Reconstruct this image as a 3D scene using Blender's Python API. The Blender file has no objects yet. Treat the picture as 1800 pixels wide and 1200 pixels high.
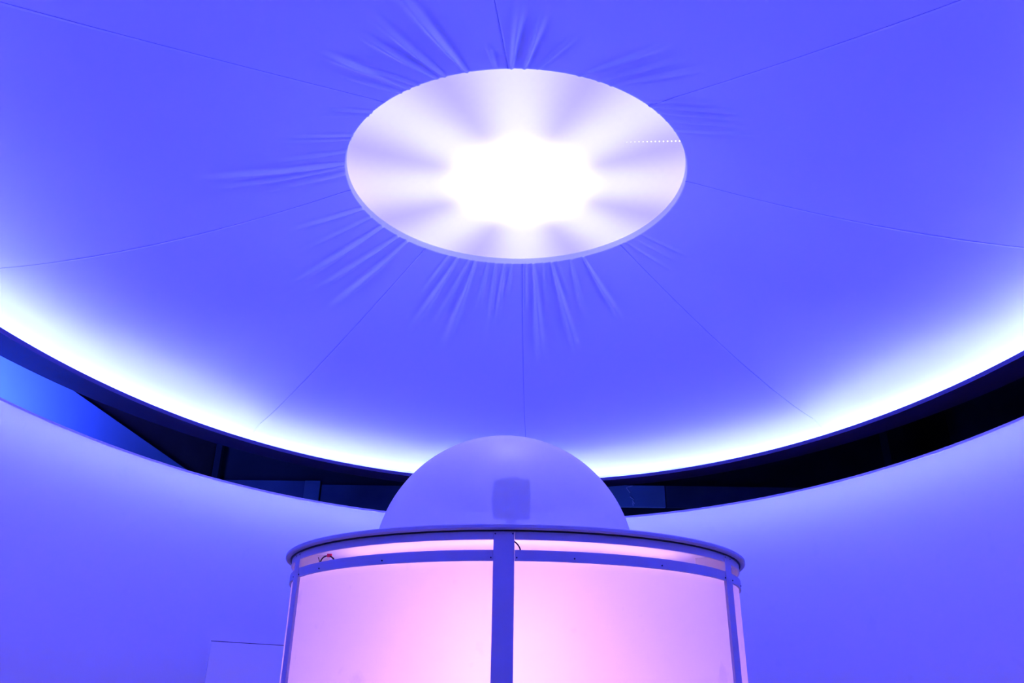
import bpy, bmesh, math, random
import numpy as np
from mathutils import Vector, Matrix
random.seed(7)
SC = bpy.context.scene
COL = SC.collection
EYE = 1.6                      # eye height above the floor (m)

# ------------------------------------------------------------------ camera
PITCH, ROLL, FPX = 0.4213, 0.0143, 1380.1
cam_d = bpy.data.cameras.new('camera'); cam = bpy.data.objects.new('camera', cam_d); COL.objects.link(cam)
cam_d.sensor_width = 36; cam_d.lens = FPX / 1800 * 36; cam_d.clip_start = 0.02; cam_d.clip_end = 100
Fw = Vector((0, math.cos(PITCH), math.sin(PITCH))); Up = Vector((0, -math.sin(PITCH), math.cos(PITCH))); Rt = Vector((1, 0, 0))
Rc = Rt * math.cos(ROLL) + Up * math.sin(ROLL); Uc = Up * math.cos(ROLL) - Rt * math.sin(ROLL)
M = Matrix((Rc, Uc, -Fw)).transposed().to_4x4(); M.translation = (0, 0, EYE)
cam.matrix_world = M
SC.camera = cam

# ------------------------------------------------------------------ world, exposure
w = bpy.data.worlds.new('world'); SC.world = w; w.use_nodes = True
w.node_tree.nodes['Background'].inputs[0].default_value = (0.01, 0.012, 0.05, 1)
w.node_tree.nodes['Background'].inputs[1].default_value = 0.05
vs = SC.view_settings
vs.view_transform = 'Standard'; vs.look = 'None'; vs.exposure = 0.0; vs.gamma = 1; vs.use_curve_mapping = False

# light levels of the lamps, with the added canopy back strip and wall strip
LED_COL = (0.041, 0.052, 1.0)          # blue strip behind the canopy rim
LED_POW = 800.0
ADDED_BACK_LED = 640.0
ADDED_WALL_LED = 420.0
LED_SEG = [1.5, 1.2, 1.0, .85, .85, 1.0, 1.2, 1.5]
BACK_SEG = [.12, .3, 1.0, .85, .85, 1.0, .35, .12]                    # one strip per canopy panel
DISC_POW = 1.0
PINK_COL = (1.0, 0.47, 1.2)
PINK_POW = 35.0
PINK_REAR = 5.0

def area(name, loc, target, size, col, power, size_y=None):
    d = bpy.data.lights.new(name, 'AREA'); d.energy = power; d.color = col; d.size = size
    if size_y: d.shape = 'RECTANGLE'; d.size_y = size_y
    o = bpy.data.objects.new(name, d); COL.objects.link(o)
    o.location = loc; o.rotation_euler = (Vector(target) - Vector(loc)).to_track_quat('-Z', 'Y').to_euler()
    return o
# added unseen blue lamps behind the drum wall, brightening the hall's side wall and boards
a_ = area('added_wall_wash', (-3.95, 5.8, EYE + 0.6), (-4.5, 6.6, EYE + 1.9), 0.2, (0.035, 0.075, 1.0), 560, 2.6); a_.data.spread = math.radians(100)
area('added_board_wash', (-3.7, 10.6, EYE + 0.9), (-4.0, 12.0, EYE + 2.6), 0.3, (0.03, 0.12, 1.0), 26)  # this pair is added to lift the far boards out of black
area('added_board_wash', (1.2, 10.9, EYE + 0.9), (1.4, 12.0, EYE + 2.6), 0.3, (0.045, 0.12, 1.0), 22)

# ------------------------------------------------------------------ helpers
def tag(o, label=None, cat=None, group=None, kind=None):
    if label: o['label'] = label
    if cat: o['category'] = cat
    if group: o['group'] = group
    if kind: o['kind'] = kind
    return o
def empty(name, loc=(0, 0, 0)):
    o = bpy.data.objects.new(name, None); COL.objects.link(o); o.location = loc; o.empty_display_size = 0.1
    return o
def mesh_obj(name, verts, faces, mat, parent=None, smooth=False):
    me = bpy.data.meshes.new(name); me.from_pydata([tuple(map(float, v)) for v in verts], [], [tuple(map(int, f)) for f in faces]); me.update()
    if smooth:
        me.polygons.foreach_set('use_smooth', [True] * len(me.polygons))
    if mat: me.materials.append(mat)
    o = bpy.data.objects.new(name, me); COL.objects.link(o)
    if parent: o.parent = parent; o.matrix_parent_inverse = Matrix.Translation(-Vector(parent.location))
    return o
def box_vf(x0, x1, y0, y1, z0, z1):
    v = [(x, y, z) for z in (z0, z1) for y in (y0, y1) for x in (x0, x1)]
    f = [(0, 2, 3, 1), (4, 5, 7, 6), (0, 1, 5, 4), (2, 6, 7, 3), (0, 4, 6, 2), (1, 3, 7, 5)]
    return v, f
def bevel_obj(o, wd, seg=2):
    m = o.modifiers.new('bevel', 'BEVEL'); m.width = wd; m.segments = seg; m.limit_method = 'ANGLE'; m.angle_limit = math.radians(50)
    return o
def sweep(profile, path_fn, a0, a1, n, closed=False):
    """profile: closed loop of (out, z); path_fn(angle, out) -> (x, y). Returns verts, faces of a solid band."""
    V, F = [], []; k = len(profile); m = n if closed else n + 1
    for i in range(m):
        a = a0 + (a1 - a0) * i / n
        for (r, z) in profile:
            x, y = path_fn(a, r); V.append((x, y, z))
    for i in range(n):
        j = (i + 1) % m
        for q in range(k):
            p = (q + 1) % k
            F.append((i * k + q, j * k + q, j * k + p, i * k + p))
    if not closed:
        F.append(tuple(range(k))[::1]); F.append(tuple(n * k + q for q in reversed(range(k))))
    return V, F
def fix_normals(o):
    bm = bmesh.new(); bm.from_mesh(o.data); bmesh.ops.recalc_face_normals(bm, faces=bm.faces); bm.to_mesh(o.data); bm.free()
    return o
def tube(name, pts, r, mat, parent=None, seg=8):
    cu = bpy.data.curves.new(name, 'CURVE'); cu.dimensions = '3D'; cu.bevel_depth = r; cu.bevel_resolution = 3; cu.use_fill_caps = True
    sp = cu.splines.new('NURBS'); sp.points.add(len(pts) - 1); sp.use_endpoint_u = True; sp.order_u = 4; sp.resolution_u = 6
    for p, q in zip(sp.points, pts): p.co = (*q, 1)
    t = bpy.data.objects.new(name, cu); COL.objects.link(t)
    dg = bpy.context.evaluated_depsgraph_get(); me = bpy.data.meshes.new_from_object(t.evaluated_get(dg))
    bpy.data.objects.remove(t); me.name = name; me.materials.clear(); me.materials.append(mat)
    me.polygons.foreach_set('use_smooth', [True] * len(me.polygons))
    o = bpy.data.objects.new(name, me); COL.objects.link(o)
    if parent: o.parent = parent; o.matrix_parent_inverse = Matrix.Translation(-Vector(parent.location))
    return o

# ------------------------------------------------------------------ materials
def mat(name, col, rough=0.7, noise=0.03, nscale=6.0, bump=0.0, bscale=60.0, spec=0.3, metal=0.0):
    m = bpy.data.materials.new(name); m.use_nodes = True; nt = m.node_tree; b = nt.nodes['Principled BSDF']
    b.inputs['Roughness'].default_value = rough; b.inputs['Metallic'].default_value = metal
    b.inputs['Specular IOR Level'].default_value = spec
    tc = nt.nodes.new('ShaderNodeTexCoord')
    n = nt.nodes.new('ShaderNodeTexNoise'); n.inputs['Scale'].default_value = nscale; n.inputs['Detail'].default_value = 4
    nt.links.new(tc.outputs['Object'], n.inputs['Vector'])
    r = nt.nodes.new('ShaderNodeValToRGB')
    r.color_ramp.elements[0].position = 0.3; r.color_ramp.elements[1].position = 0.7
    r.color_ramp.elements[0].color = (*[c * (1 - noise) for c in col], 1); r.color_ramp.elements[1].color = (*[min(1, c * (1 + noise)) for c in col], 1)
    nt.links.new(n.outputs['Fac'], r.inputs['Fac']); nt.links.new(r.outputs['Color'], b.inputs['Base Color'])
    if bump:
        n2 = nt.nodes.new('ShaderNodeTexNoise'); n2.inputs['Scale'].default_value = bscale; n2.inputs['Detail'].default_value = 3
        nt.links.new(tc.outputs['Object'], n2.inputs['Vector'])
        bp = nt.nodes.new('ShaderNodeBump'); bp.inputs['Strength'].default_value = bump; bp.inputs['Distance'].default_value = 0.01
        nt.links.new(n2.outputs['Fac'], bp.inputs['Height']); nt.links.new(bp.outputs['Normal'], b.inputs['Normal'])
    return m
def emit(name, col, power, dark=None):
    m = bpy.data.materials.new(name); m.use_nodes = True; nt = m.node_tree; nt.nodes.clear()
    e = nt.nodes.new('ShaderNodeEmission'); e.inputs[0].default_value = (*col, 1); e.inputs[1].default_value = power
    o = nt.nodes.new('ShaderNodeOutputMaterial'); nt.links.new(e.outputs[0], o.inputs[0])
    return m
M_fabric = None
M_seam = mat('seam_thread', (0.45, 0.45, 0.5), 0.9, 0.02, 30)
M_wall = mat('white_wall_paint', (0.74, 0.73, 0.74), 0.75, 0.02, 1.6, 0.05, 90, 0.2)
M_door = mat('white_door_paint', (0.79, 0.78, 0.79), 0.75, 0.01, 1.6)
M_joint = mat('joint_shadow_gap', (0.10, 0.10, 0.13), 0.9)
M_frame = mat('painted_plywood', (0.52, 0.50, 0.56), 0.6, 0.03, 9, 0.02, 120, 0.25)
M_ply = mat('raw_plywood', (0.62, 0.48, 0.44), 0.7, 0.12, 14, 0.1, 80, 0.2)
M_white = mat('white_laminate', (0.85, 0.85, 0.85), 0.5, 0.01, 5)
M_screw = mat('dark_screw_steel', (0.06, 0.06, 0.08), 0.5, 0.05, 20, metal=0.6)
M_chan = mat('dark_channel_metal', (0.028, 0.016, 0.022), 0.6, 0.05, 8)
M_black = mat('black_hall_paint', (0.012, 0.012, 0.02), 0.8, 0.2, 2)
M_blue = mat('grey_blue_wall_board', (0.30, 0.38, 0.50), 0.7, 0.08, 1.2, 0.1, 30, 0.2)
M_navy = mat('dark_navy_board', (0.07, 0.08, 0.13), 0.7, 0.15, 2.5, 0.1, 30, 0.2)
M_navy2 = mat('navy_board_end', (0.11, 0.14, 0.20), 0.7, 0.15, 2.5)
M_purple = mat('dark_violet_soffit', (0.10, 0.05, 0.06), 0.7, 0.1, 2.5, 0.1, 30, 0.2)
M_floor = mat('grey_floor_paint', (0.30, 0.30, 0.32), 0.6, 0.1, 2)
M_cable = mat('black_cable_rubber', (0.015, 0.01, 0.02), 0.5)
M_red = mat('red_connector_plastic', (0.8, 0.02, 0.08), 0.4)
M_dark = mat('dark_projector_plastic', (0.02, 0.02, 0.025), 0.5, 0.1, 20)
M_lens = mat('lens_glass', (0.01, 0.01, 0.015), 0.1, spec=0.8)
M_chalk = mat('white_chalk', (0.7, 0.75, 0.8), 0.9)
M_inner = mat('white_channel_lining', (0.8, 0.8, 0.82), 0.8)
M_led = [emit('blue_led_strip', LED_COL, LED_POW * k) for k in LED_SEG]
M_bead = emit('white_led_bead', (1.0, 0.97, 0.95), 2.2)
M_pink = emit('pink_lamp_tube', PINK_COL, PINK_POW); M_pink2 = emit('pink_lamp_tube_rear', PINK_COL, PINK_REAR); M_pink3 = emit('added_pink_tape', (1.0, .52, 1.1), 15)

def acrylic(name, trans, col, stain=0.0):
    m = bpy.data.materials.new(name); m.use_nodes = True; nt = m.node_tree; nt.nodes.clear()
    tc = nt.nodes.new('ShaderNodeTexCoord'); n = nt.nodes.new('ShaderNodeTexNoise'); n.inputs['Scale'].default_value = 7; n.inputs['Detail'].default_value = 6
    nt.links.new(tc.outputs['Object'], n.inputs['Vector'])
    r = nt.nodes.new('ShaderNodeValToRGB'); r.color_ramp.elements[0].position = 0.27; r.color_ramp.elements[1].position = 0.36
    r.color_ramp.elements[0].color = (*[c * (1 - stain) for c in col], 1); r.color_ramp.elements[1].color = (*col, 1)
    nt.links.new(n.outputs['Fac'], r.inputs['Fac'])
    d = nt.nodes.new('ShaderNodeBsdfDiffuse'); t = nt.nodes.new('ShaderNodeBsdfTranslucent'); x = nt.nodes.new('ShaderNodeMixShader')
    nt.links.new(r.outputs[0], d.inputs[0]); nt.links.new(r.outputs[0], t.inputs[0])
    x.inputs[0].default_value = trans; nt.links.new(d.outputs[0], x.inputs[1]); nt.links.new(t.outputs[0], x.inputs[2])
    o = nt.nodes.new('ShaderNodeOutputMaterial'); nt.links.new(x.outputs[0], o.inputs[0])
    return m, nt, x, o
M_pane = acrylic('opal_acrylic', 0.84, (0.9, 0.88, 0.9), 0.10)[0]
M_fabric = acrylic('white_stretch_fabric', 0.30, (0.86, 0.86, 0.86), 0.0)[0]
M_bled = [emit('added_back_led', LED_COL, ADDED_BACK_LED * k) for k in BACK_SEG]
M_skin = acrylic('white_wall_skin', 0.34, (0.80, 0.79, 0.80), 0.03)[0]
M_wled = emit('added_wall_led', LED_COL, ADDED_WALL_LED)
M_clear = bpy.data.materials.new('clear_acrylic_back'); M_clear.use_nodes = True; _n = M_clear.node_tree; _n.nodes.clear()
_t = _n.nodes.new('ShaderNodeBsdfTransparent'); _t.inputs[0].default_value = (0.97, 0.97, 0.97, 1); _o = _n.nodes.new('ShaderNodeOutputMaterial'); _n.links.new(_t.outputs[0], _o.inputs[0])
M_dome, nt, x, o = acrylic('frosted_dome_acrylic', 0.48, (0.97, 0.93, 0.97), 0.02)
rf = nt.nodes.new('ShaderNodeBsdfRefraction'); rf.inputs['Roughness'].default_value = 0.22; rf.inputs['IOR'].default_value = 1.02
gl = nt.nodes.new('ShaderNodeBsdfGlossy'); gl.inputs['Roughness'].default_value = 0.45
x2 = nt.nodes.new('ShaderNodeMixShader'); x2.inputs[0].default_value = 0.33
x3 = nt.nodes.new('ShaderNodeMixShader'); x3.inputs[0].default_value = 0.05
nt.links.new(x.outputs[0], x2.inputs[1]); nt.links.new(rf.outputs[0], x2.inputs[2])
nt.links.new(x2.outputs[0], x3.inputs[1]); nt.links.new(gl.outputs[0], x3.inputs[2]); nt.links.new(x3.outputs[0], o.inputs[0])

# round lamp diffuser: eight LED bars radiate from its middle behind opal acrylic
def disc_material():
    m = bpy.data.materials.new('backlit_diffuser'); m.use_nodes = True; nt = m.node_tree; nt.nodes.clear(); L = nt.links
    def math_(op, a, b=None):
        n = nt.nodes.new('ShaderNodeMath'); n.operation = op
        for i, v in enumerate((a, b)):
            if v is None: continue
            if isinstance(v, (int, float)): n.inputs[i].default_value = v
            else: L.new(v, n.inputs[i])
        return n.outputs[0]
    tc = nt.nodes.new('ShaderNodeTexCoord'); sp = nt.nodes.new('ShaderNodeSeparateXYZ'); L.new(tc.outputs['Object'], sp.inputs[0])
    X, Y = math_('ADD', sp.outputs[0], -0.03), math_('ADD', sp.outputs[1], -0.06)
    r = math_('SQRT', math_('ADD', math_('MULTIPLY', X, X), math_('MULTIPLY', Y, Y)))
    ang = math_('ARCTAN2', Y, X)
    ray = math_('ADD', math_('MULTIPLY', math_('COSINE', math_('ADD', math_('MULTIPLY', ang, 8.0), 0.35)), 0.5), 0.5)   # 0..1, eight bars
    ray = math_('POWER', ray, 0.75)
    core = math_('POWER', 2.718, math_('MULTIPLY', math_('MULTIPLY', r, r), -3.6))                   # bright middle
    edge = math_('MINIMUM', math_('MULTIPLY', math_('MAXIMUM', math_('ADD', r, -0.12), 0.0), 2.2), 1.0)
    rays = math_('MULTIPLY', ray, edge)
    val = math_('ADD', math_('ADD', math_('MULTIPLY', math_('POWER', core, 7.0), 22.0), math_('MULTIPLY', rays, 0.26)), math_('ADD', math_('MULTIPLY', core, 0.35), 0.53))
    white = math_('MINIMUM', math_('ADD', math_('MULTIPLY', core, 1.0), math_('MULTIPLY', rays, 0.85)), 1.0)
    mx = nt.nodes.new('ShaderNodeMix'); mx.data_type = 'RGBA'; L.new(white, mx.inputs['Factor'])
    mx.inputs['A'].default_value = (0.86, 0.74, 1.75, 1); mx.inputs['B'].default_value = (1.0, 0.96, 1.03, 1)
    # a few bars are slightly warmer at their ends
    warm = math_('MULTIPLY', math_('MULTIPLY', math_('POWER', math_('ABSOLUTE', math_('COSINE', math_('ADD', ang, 0.04))), 24.0), math_('POWER', r, 5.0)), 0.9)
    mw = nt.nodes.new('ShaderNodeMix'); mw.data_type = 'RGBA'; L.new(warm, mw.inputs['Factor']); L.new(mx.outputs['Result'], mw.inputs['A'])
    mw.inputs['B'].default_value = (1.08, 0.88, 0.82, 1)
    e = nt.nodes.new('ShaderNodeEmission'); L.new(mw.outputs['Result'], e.inputs[0])
    L.new(math_('MULTIPLY', val, DISC_POW), e.inputs[1])
    d = nt.nodes.new('ShaderNodeBsdfDiffuse'); d.inputs[0].default_value = (0.25, 0.25, 0.25, 1)
    a = nt.nodes.new('ShaderNodeAddShader'); L.new(e.outputs[0], a.inputs[0]); L.new(d.outputs[0], a.inputs[1])
    o = nt.nodes.new('ShaderNodeOutputMaterial'); L.new(a.outputs[0], o.inputs[0])
    return m
M_disc = disc_material()

# ------------------------------------------------------------------ the hall outside the drum
def slab(name, x0, x1, y0, y1, z0, z1, m, parent=None, kind=None, label=None, cat=None):
    v, f = box_vf(x0, x1, y0, y1, z0, z1); o = mesh_obj(name, v, f, m, parent)
    if kind: tag(o, label, cat, None, kind)
    return o
XL, XR, YB, YN, ZC = -4.5, 7.0, 12.0, -3.0, EYE + 5.2
LEDGE = EYE + 2.95
slab('floor', XL - .2, XR + .2, YN - .2, YB + .2, -0.12, 0.0, M_floor, kind='structure', label='grey painted floor of the hall', cat='floor')
slab('ceiling', XL - .2, XR + .2, YN - .2, YB + .2, ZC, ZC + .12, M_black, kind='structure', label='black upper ceiling of the hall behind the glowing canopy', cat='ceiling')
wl = slab('wall_left', XL - .2, XL - .04, YN, YB, 0, ZC, M_purple, kind='structure', label='hall wall seen through the gap at the left, violet above and blue below', cat='wall')
slab('wall_board', XL - .04, XL, YN, YB - 0.02, 0, EYE + 2.78, M_blue, wl)
wb = slab('wall_back', XL - .2, XR + .2, YB, YB + .16, 0, ZC, M_black, kind='structure', label='black far wall of the hall seen through the gap behind the drum', cat='wall')
slab('wall_board', XL + .05, -3.16, YB - .05, YB, 0, LEDGE, M_navy, wb)
slab('board_end', -3.155, -2.92, YB - .07, YB, 0, LEDGE, M_navy2, wb)
slab('wall_board', -2.90, 1.0, YB - .03, YB, 0, LEDGE - .05, M_navy, wb)
slab('wall_board', 1.02, 2.38, YB - .06, YB, EYE + 2.62, LEDGE, M_blue, wb)
slab('wall_board', 2.40, 5.78, YB - .06, YB, EYE + 2.62, LEDGE, M_navy, wb)
slab('corner_post', XL, XL + .09, YB - .35, YB - .26, 0, ZC, M_black, wb)
slab('wall_right', XR, XR + .2, YN, YB, 0, ZC, M_black, kind='structure', label='black hall wall seen through the gap at the right', cat='wall')
slab('wall_near', XL - .2, XR + .2, YN - .2, YN, 0, ZC, M_black, kind='structure', label='black hall wall behind the viewer', cat='wall')
slab('trim_1', 5.80, 6.05, YB - .4, YB - .15, 0, ZC, M_black, kind='structure', label='black square post in front of the far wall, right of the drum', cat='post')
# chalk marks on the far board
for (mx_, mz, l, ang) in ((1.84, 2.93, .10, 15), (1.82, 2.87, .09, -55), (1.87, 2.75, .08, -40), (1.89, 2.69, .06, -60), (1.88, 2.66, .05, -80)):
    v, f = box_vf(-l / 2, l / 2, -.004, .004, -.006, .006)
    a = math.radians(ang); v = [(mx_ + p[0] * math.cos(a) - p[2] * math.sin(a), YB - .064 + p[1], EYE + mz + p[0] * math.sin(a) + p[2] * math.cos(a)) for p in v]
    mesh_obj('chalk_mark', v, f, M_chalk, wb)

# ------------------------------------------------------------------ drum wall (elliptical room)
WC = (0.03, 3.65); WA, WB_, WZ = 2.98, 3.83, EYE + 1.50
def wall_path(a, r): return (WC[0] + (WA + r) * math.cos(a), WC[1] + (WB_ + r) * math.sin(a))
def w_angle(x, y): return math.atan2((y - WC[1]) / WB_, (x - WC[0]) / WA)
A_open0, A_open1 = math.radians(-90 - 11), math.radians(-90 + 11)      # the way in, behind the viewer
a_d0 = w_angle(-2.187, 6.21); a_d1 = a_d0 - 0.30                       # flush door, far left
DZ = EYE + 0.323
prof = [(0, 0), (0, WZ), (.06, WZ), (.06, 0)]
g = 0.0014
zd = DZ + .005
def sheet(prof, a0, a1, n):
    V, F = [], []; k = len(prof)
    for i in range(n + 1):
        a = a0 + (a1 - a0) * i / n
        for (r, z) in prof: V.append((*wall_path(a, r), z))
    for i in range(n):
        for q in range(k - 1): F.append((i * k + q, i * k + q + 1, (i + 1) * k + q + 1, (i + 1) * k + q))
    return V, F
wv, wf = [], []
def addvf(vf):
    b = len(wv); wv.extend(vf[0]); wf.extend(tuple(i + b for i in f) for f in vf[1])
A_END = 2 * math.pi + A_open0
addvf(sheet([(0, 0), (0, zd), (0, WZ)], A_open1, a_d1 - g, 150))
addvf(sheet([(0, zd), (0, WZ)], a_d1 - g, a_d0 + g, 24))
addvf(sheet([(0, 0), (0, zd), (0, WZ)], a_d0 + g, A_END, 130))
wdrum = mesh_obj('wall_drum', wv, wf, M_skin)
bm = bmesh.new(); bm.from_mesh(wdrum.data); bmesh.ops.remove_doubles(bm, verts=bm.verts, dist=1e-4)
bmesh.ops.recalc_face_normals(bm, faces=bm.faces); bm.to_mesh(wdrum.data); bm.free()
wdrum.data.polygons.foreach_set('use_smooth', [True] * len(wdrum.data.polygons))
v, f = sweep([(.003, WZ - .012), (.003, WZ - .004), (.29, WZ - .004), (.29, 0), (.32, 0), (.32, WZ + .004), (.0, WZ + .004), (.0, WZ - .012)], wall_path, A_open1, A_END, 280)
fix_normals(mesh_obj('wall_casing', v, f, M_wall, wdrum))  # its cavity is added to house the wall strip
v, f = sweep([(.255, WZ - .030), (.255, WZ - .010), (.262, WZ - .010), (.262, WZ - .030)], wall_path, A_open1 + .02, A_END - .02, 280)
fix_normals(mesh_obj('led_strip', v, f, M_wled, wdrum))  # unseen strip added inside the wall to brighten its top
tag(wdrum, 'curved white wall bathed in blue light, ringing the kiosk', 'wall', kind='structure')
v, f = sweep([(.001, .004), (.001, DZ), (.03, DZ), (.03, .004)], wall_path, a_d1, a_d0, 24)
dr = fix_normals(mesh_obj('door_1', v, f, M_door)); tag(dr, 'flush white door in the curved wall left of the kiosk', 'door', kind='structure')
v, f = sweep([(.033, 0), (.033, DZ + .010), (.04, DZ + .010), (.04, 0)], wall_path, a_d1 - .003, a_d0 + .003, 24)
fix_normals(mesh_obj('door_stop', v, f, M_joint, wdrum))

# ------------------------------------------------------------------ fabric canopy: eight gores from rim to hoop
CC = np.array([0.045, 3.65]); CA, CB = 3.09, 4.02
ZH, ZR = 2.60, 2.09
HX, HRX, HRY = -0.037, 0.940, 0.890
SEAM_H = [-95.2, -47.7, -3.3, 45.0, 89.0, 130.7, 175.5, 224.0]
SEAM_R = [-97.0, -46.0, -3.5, 45.5, 88.2, 128.0, 177.0, 218.5]
def rim_r(a): return 1 / np.sqrt((np.cos(a) / CA) ** 2 + (np.sin(a) / CB) ** 2)
def hoop_r(a):
    c, s = np.cos(a), np.sin(a)            # ray from CC to the shifted hoop ellipse
    A = (c / HRX) ** 2 + (s / HRY) ** 2; B = -2 * HX * c / HRX ** 2; C = (HX / HRX) ** 2 - 1
    return (-B + np.sqrt(B * B - 4 * A * C)) / (2 * A)
CREASES = [(-0.282, -0.897, -0.484, -1.398, 1.3), (-0.386, -0.857, -0.604, -1.268, 1.0), (-0.423, -0.839, -0.658, -1.155, 1.1), (-0.515, -0.787, -0.823, -1.041, 0.8), (-0.555, -0.759, -0.848, -1.088, 0.8), (-0.594, -0.728, -0.811, -0.925, 0.6), (-0.143, -0.929, -0.169, -1.084, 0.7), (-0.061, -0.938, -0.034, -1.314, 1.2), (0.002, -0.94, 0.057, -1.268, 1.1), (0.077, -0.937, 0.198, -1.151, 0.8), (0.296, -0.892, 0.573, -1.14, 1.0), (0.39, -0.855, 0.659, -1.07, 0.8), (0.453, -0.824, 0.744, -1.015, 0.9), (0.625, -0.702, 0.875, -0.788, 0.7), (0.664, -0.665, 0.965, -0.739, 0.9), (0.706, -0.62, 1.014, -0.702, 0.8), (0.752, -0.564, 1.031, -0.642, 0.8), (0.803, -0.489, 1.085, -0.593, 0.8), (-0.743, -0.576, -0.93, -0.669, 0.7), (-0.76, -0.554, -0.961, -0.636, 0.7), (-0.853, -0.396, -1.163, -0.505, 0.8), (-0.866, -0.366, -1.218, -0.492, 0.8), (-0.902, -0.263, -1.261, -0.329, 0.7), (-0.927, -0.158, -1.523, -0.294, 1.2), (-0.929, -0.141, -1.477, -0.199, 1.2), (-0.937, -0.075, -1.343, -0.114, 1.0), (-0.902, 0.264, -1.284, 0.284, 0.7), (-0.875, 0.344, -1.267, 0.478, 0.5), (-0.828, 0.444, -1.354, 0.752, 1.2), (-0.755, 0.56, -1.25, 0.869, 1.0), (-0.709, 0.617, -1.213, 1.087, 1.1), (-0.471, 0.814, -0.634, 1.084, 0.6), (-0.417, 0.843, -0.721, 1.418, 1.0), (-0.342, 0.876, -0.575, 1.409, 0.7), (-0.299, 0.891, -0.516, 1.647, 1.0), (-0.217, 0.915, -0.281, 1.304, 0.6), (-0.162, 0.926, -0.213, 1.578, 0.6), (-0.105, 0.934, -0.162, 1.487, 0.7), (-0.054, 0.938, -0.089, 1.228, 0.5), (0.052, 0.939, 0.068, 1.292, 0.5), (0.095, 0.935, 0.182, 1.856, 1.2), (0.163, 0.926, 0.191, 1.284, 0.5), (0.222, 0.913, 0.427, 1.712, 1.2), (0.264, 0.902, 0.33, 1.136, 0.5), (0.347, 0.874, 0.453, 1.313, 0.7), (0.437, 0.832, 0.69, 1.291, 1.2), (0.705, 0.621, 0.94, 0.745, 0.5), (0.786, 0.515, 1.018, 0.587, 0.5), (0.747, 0.571, 0.99, 0.664, 0.4)]
# bulge of each gore between its seams and its lean to either side
BULGE = [0.035] * 8
LEAN = [0, -0.015, -0.03, 0, 0, 0.03, 0.015, 0]
def crease_z(P):
    z = np.zeros(len(P))
    for (ax, ay, bx, by, am) in CREASES:
        A = np.array([ax, ay]); B = np.array([bx, by]); D = B - A; L = np.hypot(*D); D /= L
        A = A - D * 0.02
        q = P - A; t = q @ D / L; d = q[:, 0] * -D[1] + q[:, 1] * D[0]
        tt = np.clip(t, 0, 1.25)
        wd = 0.0070 + 0.017 * tt * L / 0.6
        amp = 0.034 * am * (0.15 + 0.85 * np.sqrt(tt / 1.25)) * np.clip(1 - tt / 1.25, 0, 1) ** 0.9 * np.where(t < -0.15, 0, 1)
        x = d / wd
        z -= amp * (np.exp(-x * x) - 0.33 * np.exp(-((x - 1.7) / 1.2) ** 2))
    return z
def panel_points(k, T, S):
    """T, S flattened arrays"""
    a0 = SEAM_H[k] + (SEAM_R[k] - SEAM_H[k]) * S
    n = (k + 1) % 8; h1 = SEAM_H[n] + (360 if n == 0 else 0); r1 = SEAM_R[n] + (360 if n == 0 else 0)
    a1 = h1 + (r1 - h1) * S
    a = np.radians(a0 + (a1 - a0) * T)
    rh, rr = hoop_r(a), rim_r(a)
    Sc = np.clip(S, 0, 1); Ss = np.clip(S, 0, None)
    rho = rh + (rr - rh) * Sc + np.clip(S - 1, 0, None) / 0.06 * 0.2485
    P = np.stack([rho * np.cos(a), rho * np.sin(a)], 1)
    z = ZR + (ZH - ZR) * (1 - Sc) ** 1.6
    grow = 2.2 * Sc ** 1.6 * (1 - Sc ** 5)
    z = z + (BULGE[k] * np.sin(np.pi * T) + LEAN[k] * np.sin(2 * np.pi * T)) * grow
    z = z + crease_z(P) - 0.085 * (np.clip(S - 1, 0, None) / 0.06) ** 1.4
    # fabric wraps up over the hoop: rows with S < 0 climb the inside of the ring
    up = np.clip(-S, 0, None)
    z = z + up * 1.0
    rho_in = np.minimum(up * 0.12, 0.006)
    P = P * (1 - rho_in / rho)[:, None]
    # a stitched seam draws the cloth up a little at both edges
    ew = (np.minimum(T, 1 - T) * np.radians(a1 - a0) * rho)
    z = z + 0.004 * np.exp(-(ew / 0.004) ** 2) * (Sc > 0)
    return np.stack([P[:, 0] + CC[0], P[:, 1] + CC[1], z + EYE], 1)
canopy = empty('ceiling', (CC[0], CC[1], EYE + ZR))
tag(canopy, 'glowing blue stretched fabric canopy of eight seamed gores drawn up to a round lamp', 'canopy', kind='structure')
edge = np.array([0, .002, .004, .007, .011]); NT = 190
tv = np.concatenate([edge, np.linspace(.016, .984, NT), 1 - edge[::-1]])
sv = np.concatenate([[-.042, -.030, -.018, -.008, -.003], np.linspace(0, 1, 46) ** 1.25 * 0.36, np.linspace(.36, 1.0, 32)[1:], [1.01, 1.02, 1.03, 1.04, 1.05, 1.06]])
for k in range(8):
    T, S = np.meshgrid(tv, sv, indexing='ij'); V = panel_points(k, T.ravel(), S.ravel())
    nt_, ns_ = len(tv), len(sv)
    I = np.arange(nt_ * ns_).reshape(nt_, ns_)
    F = np.stack([I[:-1, :-1], I[:-1, 1:], I[1:, 1:], I[1:, :-1]], -1).reshape(-1, 4)
    o = mesh_obj('fabric_panel', V, F, M_fabric, canopy, True)
    # the stitched seam along this gore's first edge
    ss = np.linspace(0.0, 1.0, 40); C = panel_points(k, np.zeros(40), ss)
    tube('seam', [(p[0], p[1], p[2] - .0005) for p in C], 0.0016, M_seam, canopy)

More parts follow.
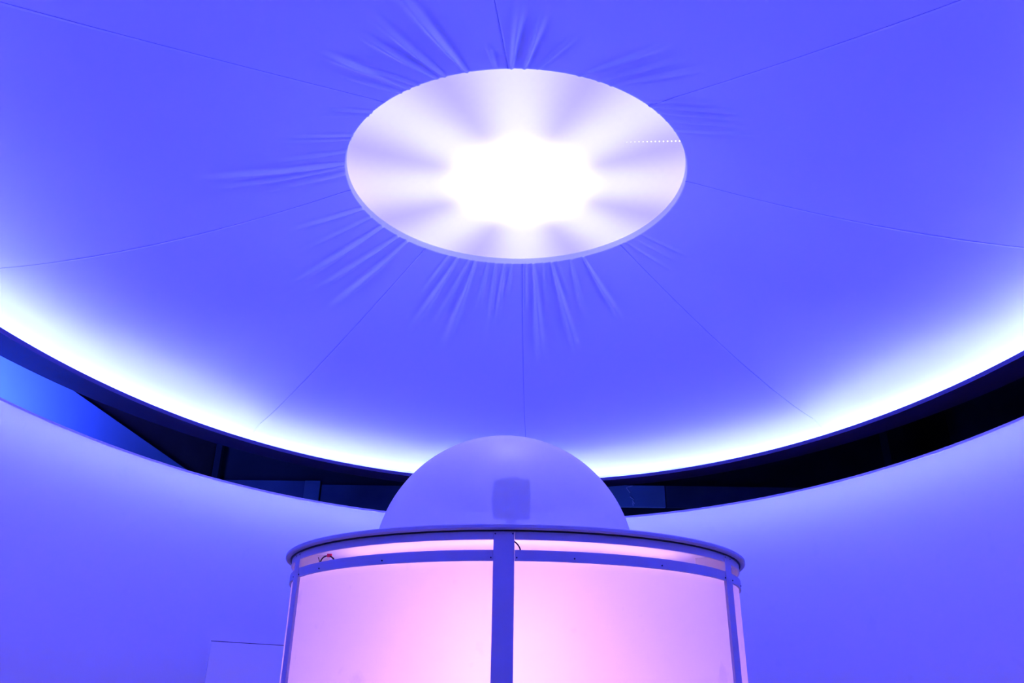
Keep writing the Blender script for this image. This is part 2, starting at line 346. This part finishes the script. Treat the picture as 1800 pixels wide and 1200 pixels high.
# rim channel with the LED strips, one per gore, facing up behind the lip
ch = empty('trim_2', (CC[0], CC[1], EYE + 1.93)); tag(ch, 'dark channel running round the canopy rim with blue light strips inside', 'light channel', kind='structure')
def rim_path(a, r): return (CC[0] + (CA + r) * math.cos(a), CC[1] + (CB + r) * math.sin(a))
z0 = EYE + 1.93
v, f = sweep([(0, z0 - .03), (0, z0), (.006, z0), (.006, z0 - .022), (.25, z0 - .022), (.25, z0 + .18), (.257, z0 + .18), (.257, z0 - .03)], rim_path, 0, 2 * math.pi, 300, True)
o = fix_normals(mesh_obj('channel', v, f, M_chan, ch)); 
v, f = sweep([(.246, z0 - .02), (.246, z0 + .085), (.249, z0 + .085), (.249, z0 - .02)], rim_path, 0, 2 * math.pi, 300, True)
fix_normals(mesh_obj('channel_lining', v, f, M_inner, ch))
v, f = sweep([(.245, z0 + .10), (.245, z0 + .51), (-.50, z0 + .51), (-.50, z0 + .53), (.257, z0 + .53), (.257, z0 + .10)], rim_path, 0, 2 * math.pi, 300, True)
fix_normals(mesh_obj('added_light_hood', v, f, M_chan, ch))  # unseen hood added to stop the back strip leaking upward
def ell_ang(deg):
    a = math.radians(deg); return math.atan2(math.sin(a) / CB, math.cos(a) / CA)
for k in range(8):
    a0 = ell_ang(SEAM_R[k]); a1 = ell_ang(SEAM_R[(k + 1) % 8])
    while a1 < a0: a1 += 2 * math.pi
    v, f = sweep([(.205, z0 - .004), (.213, z0 + .018), (.217, z0 + .016), (.209, z0 - .006)], rim_path, a0 + .004, a1 - .004, 40)
    fix_normals(mesh_obj('led_strip', v, f, M_led[k], ch))
    v, f = sweep([(-.06, z0 + .500), (-.06, z0 + .507), (-.03, z0 + .507), (-.03, z0 + .500)], rim_path, a0 + .004, a1 - .004, 40)
    fix_normals(mesh_obj('added_back_strip', v, f, M_bled[k], ch))  # unseen strip added above the fabric to widen the rim glow

# ------------------------------------------------------------------ round lamp in the hoop
LZ = EYE + ZH + 0.036
HC = (CC[0] + HX, CC[1])
lamp = empty('ceiling_light', (HC[0], HC[1], LZ)); tag(lamp, 'round white glowing lamp set in the middle of the fabric canopy', 'ceiling light')
N = 160
v = [(0, 0, 0)]; f = []
R_ = [0.2, 0.45, 0.7, 0.9, 1.0]
for q in R_:
    for i in range(N):
        a = 2 * math.pi * i / N; v.append(((HRX - .005) * q * math.cos(a), (HRY - .005) * q * math.sin(a), 0))
for i in range(N): f.append((0, 1 + (i + 1) % N, 1 + i))
for j in range(len(R_) - 1):
    for i in range(N):
        n = (i + 1) % N; f.append((1 + j * N + i, 1 + j * N + n, 1 + (j + 1) * N + n, 1 + (j + 1) * N + i))
b = len(v)                                                  # turned-up edge and back of the diffuser
for i in range(N): v.append((v[1 + 4 * N + i][0], v[1 + 4 * N + i][1], .008))
for i in range(N):
    n = (i + 1) % N; f.append((1 + 4 * N + i, 1 + 4 * N + n, b + n, b + i))
f.append(tuple(b + i for i in range(N)))
d = mesh_obj('diffuser', v, f, M_disc); d.parent = lamp
def hoop_path(a, r): return (HC[0] + (HRX + r) * math.cos(a), HC[1] + (HRY + r) * math.sin(a))
v, f = sweep([(-.0045, LZ - .003), (-.0045, LZ + .006), (-.0008, LZ + .006), (-.0008, LZ - .003)], hoop_path, 0, 2 * math.pi, 200, True)
fix_normals(mesh_obj('retaining_ring', v, f, M_white, lamp))
for i in range(14):                                         # short row of tiny lights at the lamp's right edge
    px = 0.85 - 0.021 * i; py = -0.353 + 0.0012 * i; s = 0.0040 * (1 - i * 0.045)
    bm = bmesh.new(); bmesh.ops.create_icosphere(bm, subdivisions=1, radius=s); me = bpy.data.meshes.new('light_bead'); bm.to_mesh(me); bm.free(); me.materials.append(M_bead)
    o = bpy.data.objects.new('light_bead', me); COL.objects.link(o); o.parent = lamp; o.location = (px, py, -.002)

# ------------------------------------------------------------------ the kiosk
KX, KY = 0.028, 3.6487
RO = 0.9735
ZP = EYE + 0.5203; ZU = EYE + 0.4715; ZL1 = EYE + 0.4375; ZL0 = EYE + 0.4019
kiosk = empty('round_kiosk', (KX, KY, 0)); tag(kiosk, 'round kiosk with blue-lit frame and pink glowing curved panels, under the lamp', 'kiosk')
def kp(a, r): return (KX + r * math.sin(a), KY - r * math.cos(a))        # a = 0 faces the viewer, + to the right
A0 = math.radians(-2.66); STEP = math.radians(60); HW = math.radians(2.08)
ring = lambda prof, a0, a1, n: sweep(prof, kp, a0, a1, n)
v, f = sweep([(0.02, ZP - .018), (0.02, ZP), (.995, ZP), (1.0, ZP - .004), (1.0, ZP - .014), (.995, ZP - .018)], kp, 0, 2 * math.pi, 180, True)
o = fix_normals(mesh_obj('top_plate', v, f, M_frame, kiosk))
v, f = sweep([(.012, 0), (.012, .03), (RO - .05, .03), (RO - .05, 0)], kp, 0, 2 * math.pi, 90, True)
fix_normals(mesh_obj('base_plate', v, f, M_frame, kiosk))
for k in range(6):
    c = A0 + STEP * k
    v, f = ring([(RO - .009, 0), (RO - .009, ZP - .018), (RO + .002, ZP - .018), (RO + .002, 0)], c - HW, c + HW, 6)
    bevel_obj(fix_normals(mesh_obj('post', v, f, M_frame, kiosk)), .0015)
    e = .0008; a, b_ = c + HW + e, c + STEP - HW - e
    v, f = ring([(RO - .009, ZU), (RO - .009, ZP - .0185), (RO, ZP - .0185), (RO, ZU)], a, b_, 40)
    bevel_obj(fix_normals(mesh_obj('upper_band', v, f, M_frame, kiosk)), .0012)
    v, f = ring([(RO - .009, ZL0), (RO - .009, ZL1), (RO, ZL1), (RO, ZL0)], a, b_, 40)
    bevel_obj(fix_normals(mesh_obj('lower_band', v, f, M_frame, kiosk)), .0012)
    v, f = ring([(RO - .0135, .03), (RO - .0135, ZL1 - .004), (RO - .0095, ZL1 - .004), (RO - .0095, .03)], a - .02, b_ + .02, 40)
    pn = fix_normals(mesh_obj('acrylic_pane', v, f, M_pane, kiosk)); pn.data.materials.append(M_clear)
    for q in pn.data.polygons:
        cx = Vector((q.center.x - KX, q.center.y - KY)); nn = Vector((q.normal.x, q.normal.y))
        if nn.dot(cx) < 0.5 * cx.length: q.material_index = 1
    for (az, z) in ((c - HW + .006, ZP - .030), (c + HW - .006, ZP - .030), (c + HW + .008, ZL0 + .010), (c - HW - .008, ZL0 + .010), (c + math.radians(14), ZL0 + .012), (c + math.radians(34), ZL0 + .012)):
        bm = bmesh.new(); bmesh.ops.create_cone(bm, cap_ends=True, segments=8, radius1=.0028, radius2=.0028, depth=.003)
        me = bpy.data.meshes.new('screw'); bm.to_mesh(me); bm.free(); me.materials.append(M_screw)
        s = bpy.data.objects.new('screw', me); COL.objects.link(s); s.parent = kiosk; s.matrix_parent_inverse = Matrix.Translation(-Vector(kiosk.location))
        x_, y_ = kp(az, RO + .0015); s.location = (x_, y_, z); s.rotation_euler = (math.pi / 2, 0, az)
    # plywood bracket behind each post, under the top plate
    hw = .009; p0, p1 = RO - .015, RO - .125
    vv = []
    for s_ in (-hw, hw):
        for (r, z) in ((p0, ZP - .018), (p1, ZP - .018), (p1, ZP - .07), (p0 - .01, ZP - .34), (p0, ZP - .34)):
            x_, y_ = kp(c, r); vv.append((x_ + s_ * math.cos(c), y_ + s_ * math.sin(c), z))
    ff = [(0, 1, 2, 3, 4), (9, 8, 7, 6, 5)] + [(i, 5 + i, 5 + (i + 1) % 5, (i + 1) % 5) for i in range(5)]
    fix_normals(mesh_obj('bracket', vv, ff, M_frame, kiosk))
v, f = sweep([(.03, ZP - .0215), (.03, ZP - .0185), (RO - .03, ZP - .0185), (RO - .03, ZP - .0215)], kp, 0, 2 * math.pi, 120, True)
fix_normals(mesh_obj('added_bounce_panel', v, f, M_white, kiosk))  # white panel added under the plate to brighten the slot
v, f = sweep([(.74, EYE + .388), (.74, EYE + .392), (.85, EYE + .392), (.85, EYE + .388)], kp, 0, 2 * math.pi, 120, True)
fix_normals(mesh_obj('added_shelf_ring', v, f, M_white, kiosk))  # unseen shelf added to carry the slot's strip
v, f = sweep([(.79, EYE + .3925), (.79, EYE + .397), (.80, EYE + .397), (.80, EYE + .3925)], kp, A0 - .95, A0 + .95, 60)
fix_normals(mesh_obj('led_strip', v, f, M_pink3, kiosk))  # hidden pink strip added to light the plate's underside through the slot
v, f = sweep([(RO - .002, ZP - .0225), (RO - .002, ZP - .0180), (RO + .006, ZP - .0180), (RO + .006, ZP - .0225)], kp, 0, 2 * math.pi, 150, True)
fix_normals(mesh_obj('overhang_shade_ring', v, f, M_cable, kiosk))  # black ring standing in for the shade line under the plate's overhang
# pink lamp tubes standing inside
for k, az in enumerate((A0 + math.radians(0), A0 + math.radians(120), A0 + math.radians(240))):
    x_, y_ = kp(az, .66)
    v, f = sweep([(0, .2), (0, EYE + .36), (.018, EYE + .36), (.018, .2)], lambda a, r: (x_ + r * math.cos(a), y_ + r * math.sin(a)), 0, 2 * math.pi, 12, True)
    fix_normals(mesh_obj('lamp_tube', v, f, M_pink if k == 0 else M_pink2, kiosk))

# cables looping inside the slot
def kp3(deg, r, z): x_, y_ = kp(math.radians(deg), r); return (x_, y_, EYE + z)
c1 = tube('cable', [kp3(-53.8, .93, .40), kp3(-53.6, .935, .445), kp3(-52, .94, .462), kp3(-49.5, .94, .467), kp3(-47, .94, .458), kp3(-46, .935, .44), kp3(-45.5, .93, .40)], .0028, M_cable)
tag(c1, 'dark looped cable with a red connector inside the slot at the kiosk left', 'cable')
x_, y_ = kp(math.radians(-48.3), .94)
v, f = box_vf(-.009, .009, -.005, .005, -.006, .006); cn = mesh_obj('connector', [(x_ + p[0], y_ + p[1], EYE + .464 + p[2]) for p in v], f, M_red, c1); bevel_obj(cn, .002); cn['label'] = 'red connector'
tube('cable_tie', [kp3(-53.5, .943, .466), kp3(-52.8, .943, .455), kp3(-52.2, .943, .44), kp3(-52.0, .943, .435)], .0015, M_cable, c1)
c2 = tube('cable', [kp3(-1.2, .94, .476), kp3(-.2, .942, .467), kp3(.5, .942, .452), kp3(.8, .94, .437), kp3(.8, .93, .40)], .0026, M_cable)
tag(c2, 'thin dark cable curving down just right of the kiosk central post', 'cable')

# ------------------------------------------------------------------ projector and dome
PX, PY = KX - .02, KY + .02
pj = empty('projector', (PX, PY, ZP + .0045)); tag(pj, 'dark projector standing inside the frosted dome', 'projector')
def rb(name, x0, x1, y0, y1, za, zb, m, bev=.006):
    v, f = box_vf(PX + x0, PX + x1, PY + y0, PY + y1, ZP + za, ZP + zb); return bevel_obj(mesh_obj(name, [(p[0], p[1], p[2] + .0045) for p in v], f, m, pj), bev)
rb('foot', -.085, .085, -.09, .09, 0, .016, M_dark)
rb('stand', -.025, .025, -.03, .03, .016, .25, M_dark)
rb('body', -.085, .085, -.10, .10, .225, .375, M_dark, .015)
v, f = sweep([(0.002, .37), (0.002, .405), (.035, .402), (.04, .37)], lambda a, r: (PX + r * math.cos(a), PY + r * math.sin(a)), 0, 2 * math.pi, 24, True)
fix_normals(mesh_obj('lens', [(p[0], p[1], p[2] + ZP) for p in v], f, M_lens, pj))
DX, DY, DZc, DR = KX - .0482, KY, EYE + .5286, .5887
v, f = [], []
NU, NV = 96, 40
for sh in (0, .004):
    for j in range(NV + 1):
        ph = math.pi / 2 * j / NV
        for i in range(NU):
            a = 2 * math.pi * i / NU; r = (DR - sh) * math.cos(ph)
            v.append((r * math.cos(a), r * math.sin(a), (DR - sh) * math.sin(ph)))
L0 = (NV + 1) * NU
for j in range(NV - 1):
    for i in range(NU):
        n = (i + 1) % NU; f.append((j * NU + i, j * NU + n, (j + 1) * NU + n, (j + 1) * NU + i))
v.append((0, 0, DR)); tp = len(v) - 1
for i in range(NU): f.append(((NV - 1) * NU + i, (NV - 1) * NU + (i + 1) % NU, tp))
dome = mesh_obj('dome', v, f, M_dome); 
bm = bmesh.new(); bm.from_mesh(dome.data); bmesh.ops.delete(bm, geom=[q for q in bm.verts if not q.link_faces], context='VERTS'); bm.to_mesh(dome.data); bm.free()
dome.data.polygons.foreach_set('use_smooth', [True] * len(dome.data.polygons))
dome.location = (DX, DY, ZP + .0005)
v, f = sweep([(.02, ZP + .0004), (.02, ZP + .004), (DR - .03, ZP + .004), (DR - .03, ZP + .0004)], lambda a, r: (DX + r * math.cos(a), DY + r * math.sin(a)), 0, 2 * math.pi, 96, True)
fix_normals(mesh_obj('added_bounce_disc', v, f, M_white, kiosk))  # white reflector added beneath the dome to brighten it
tag(dome, 'frosted translucent dome resting on the round kiosk', 'dome')
v, f = sweep([(DR - .004, .0), (DR - .004, .006), (DR + .006, .006), (DR + .006, .0)], lambda a, r: (r * math.cos(a), r * math.sin(a)), 0, 2 * math.pi, 96, True)
fl = fix_normals(mesh_obj('base_flange', v, f, M_dome)); fl.parent = dome
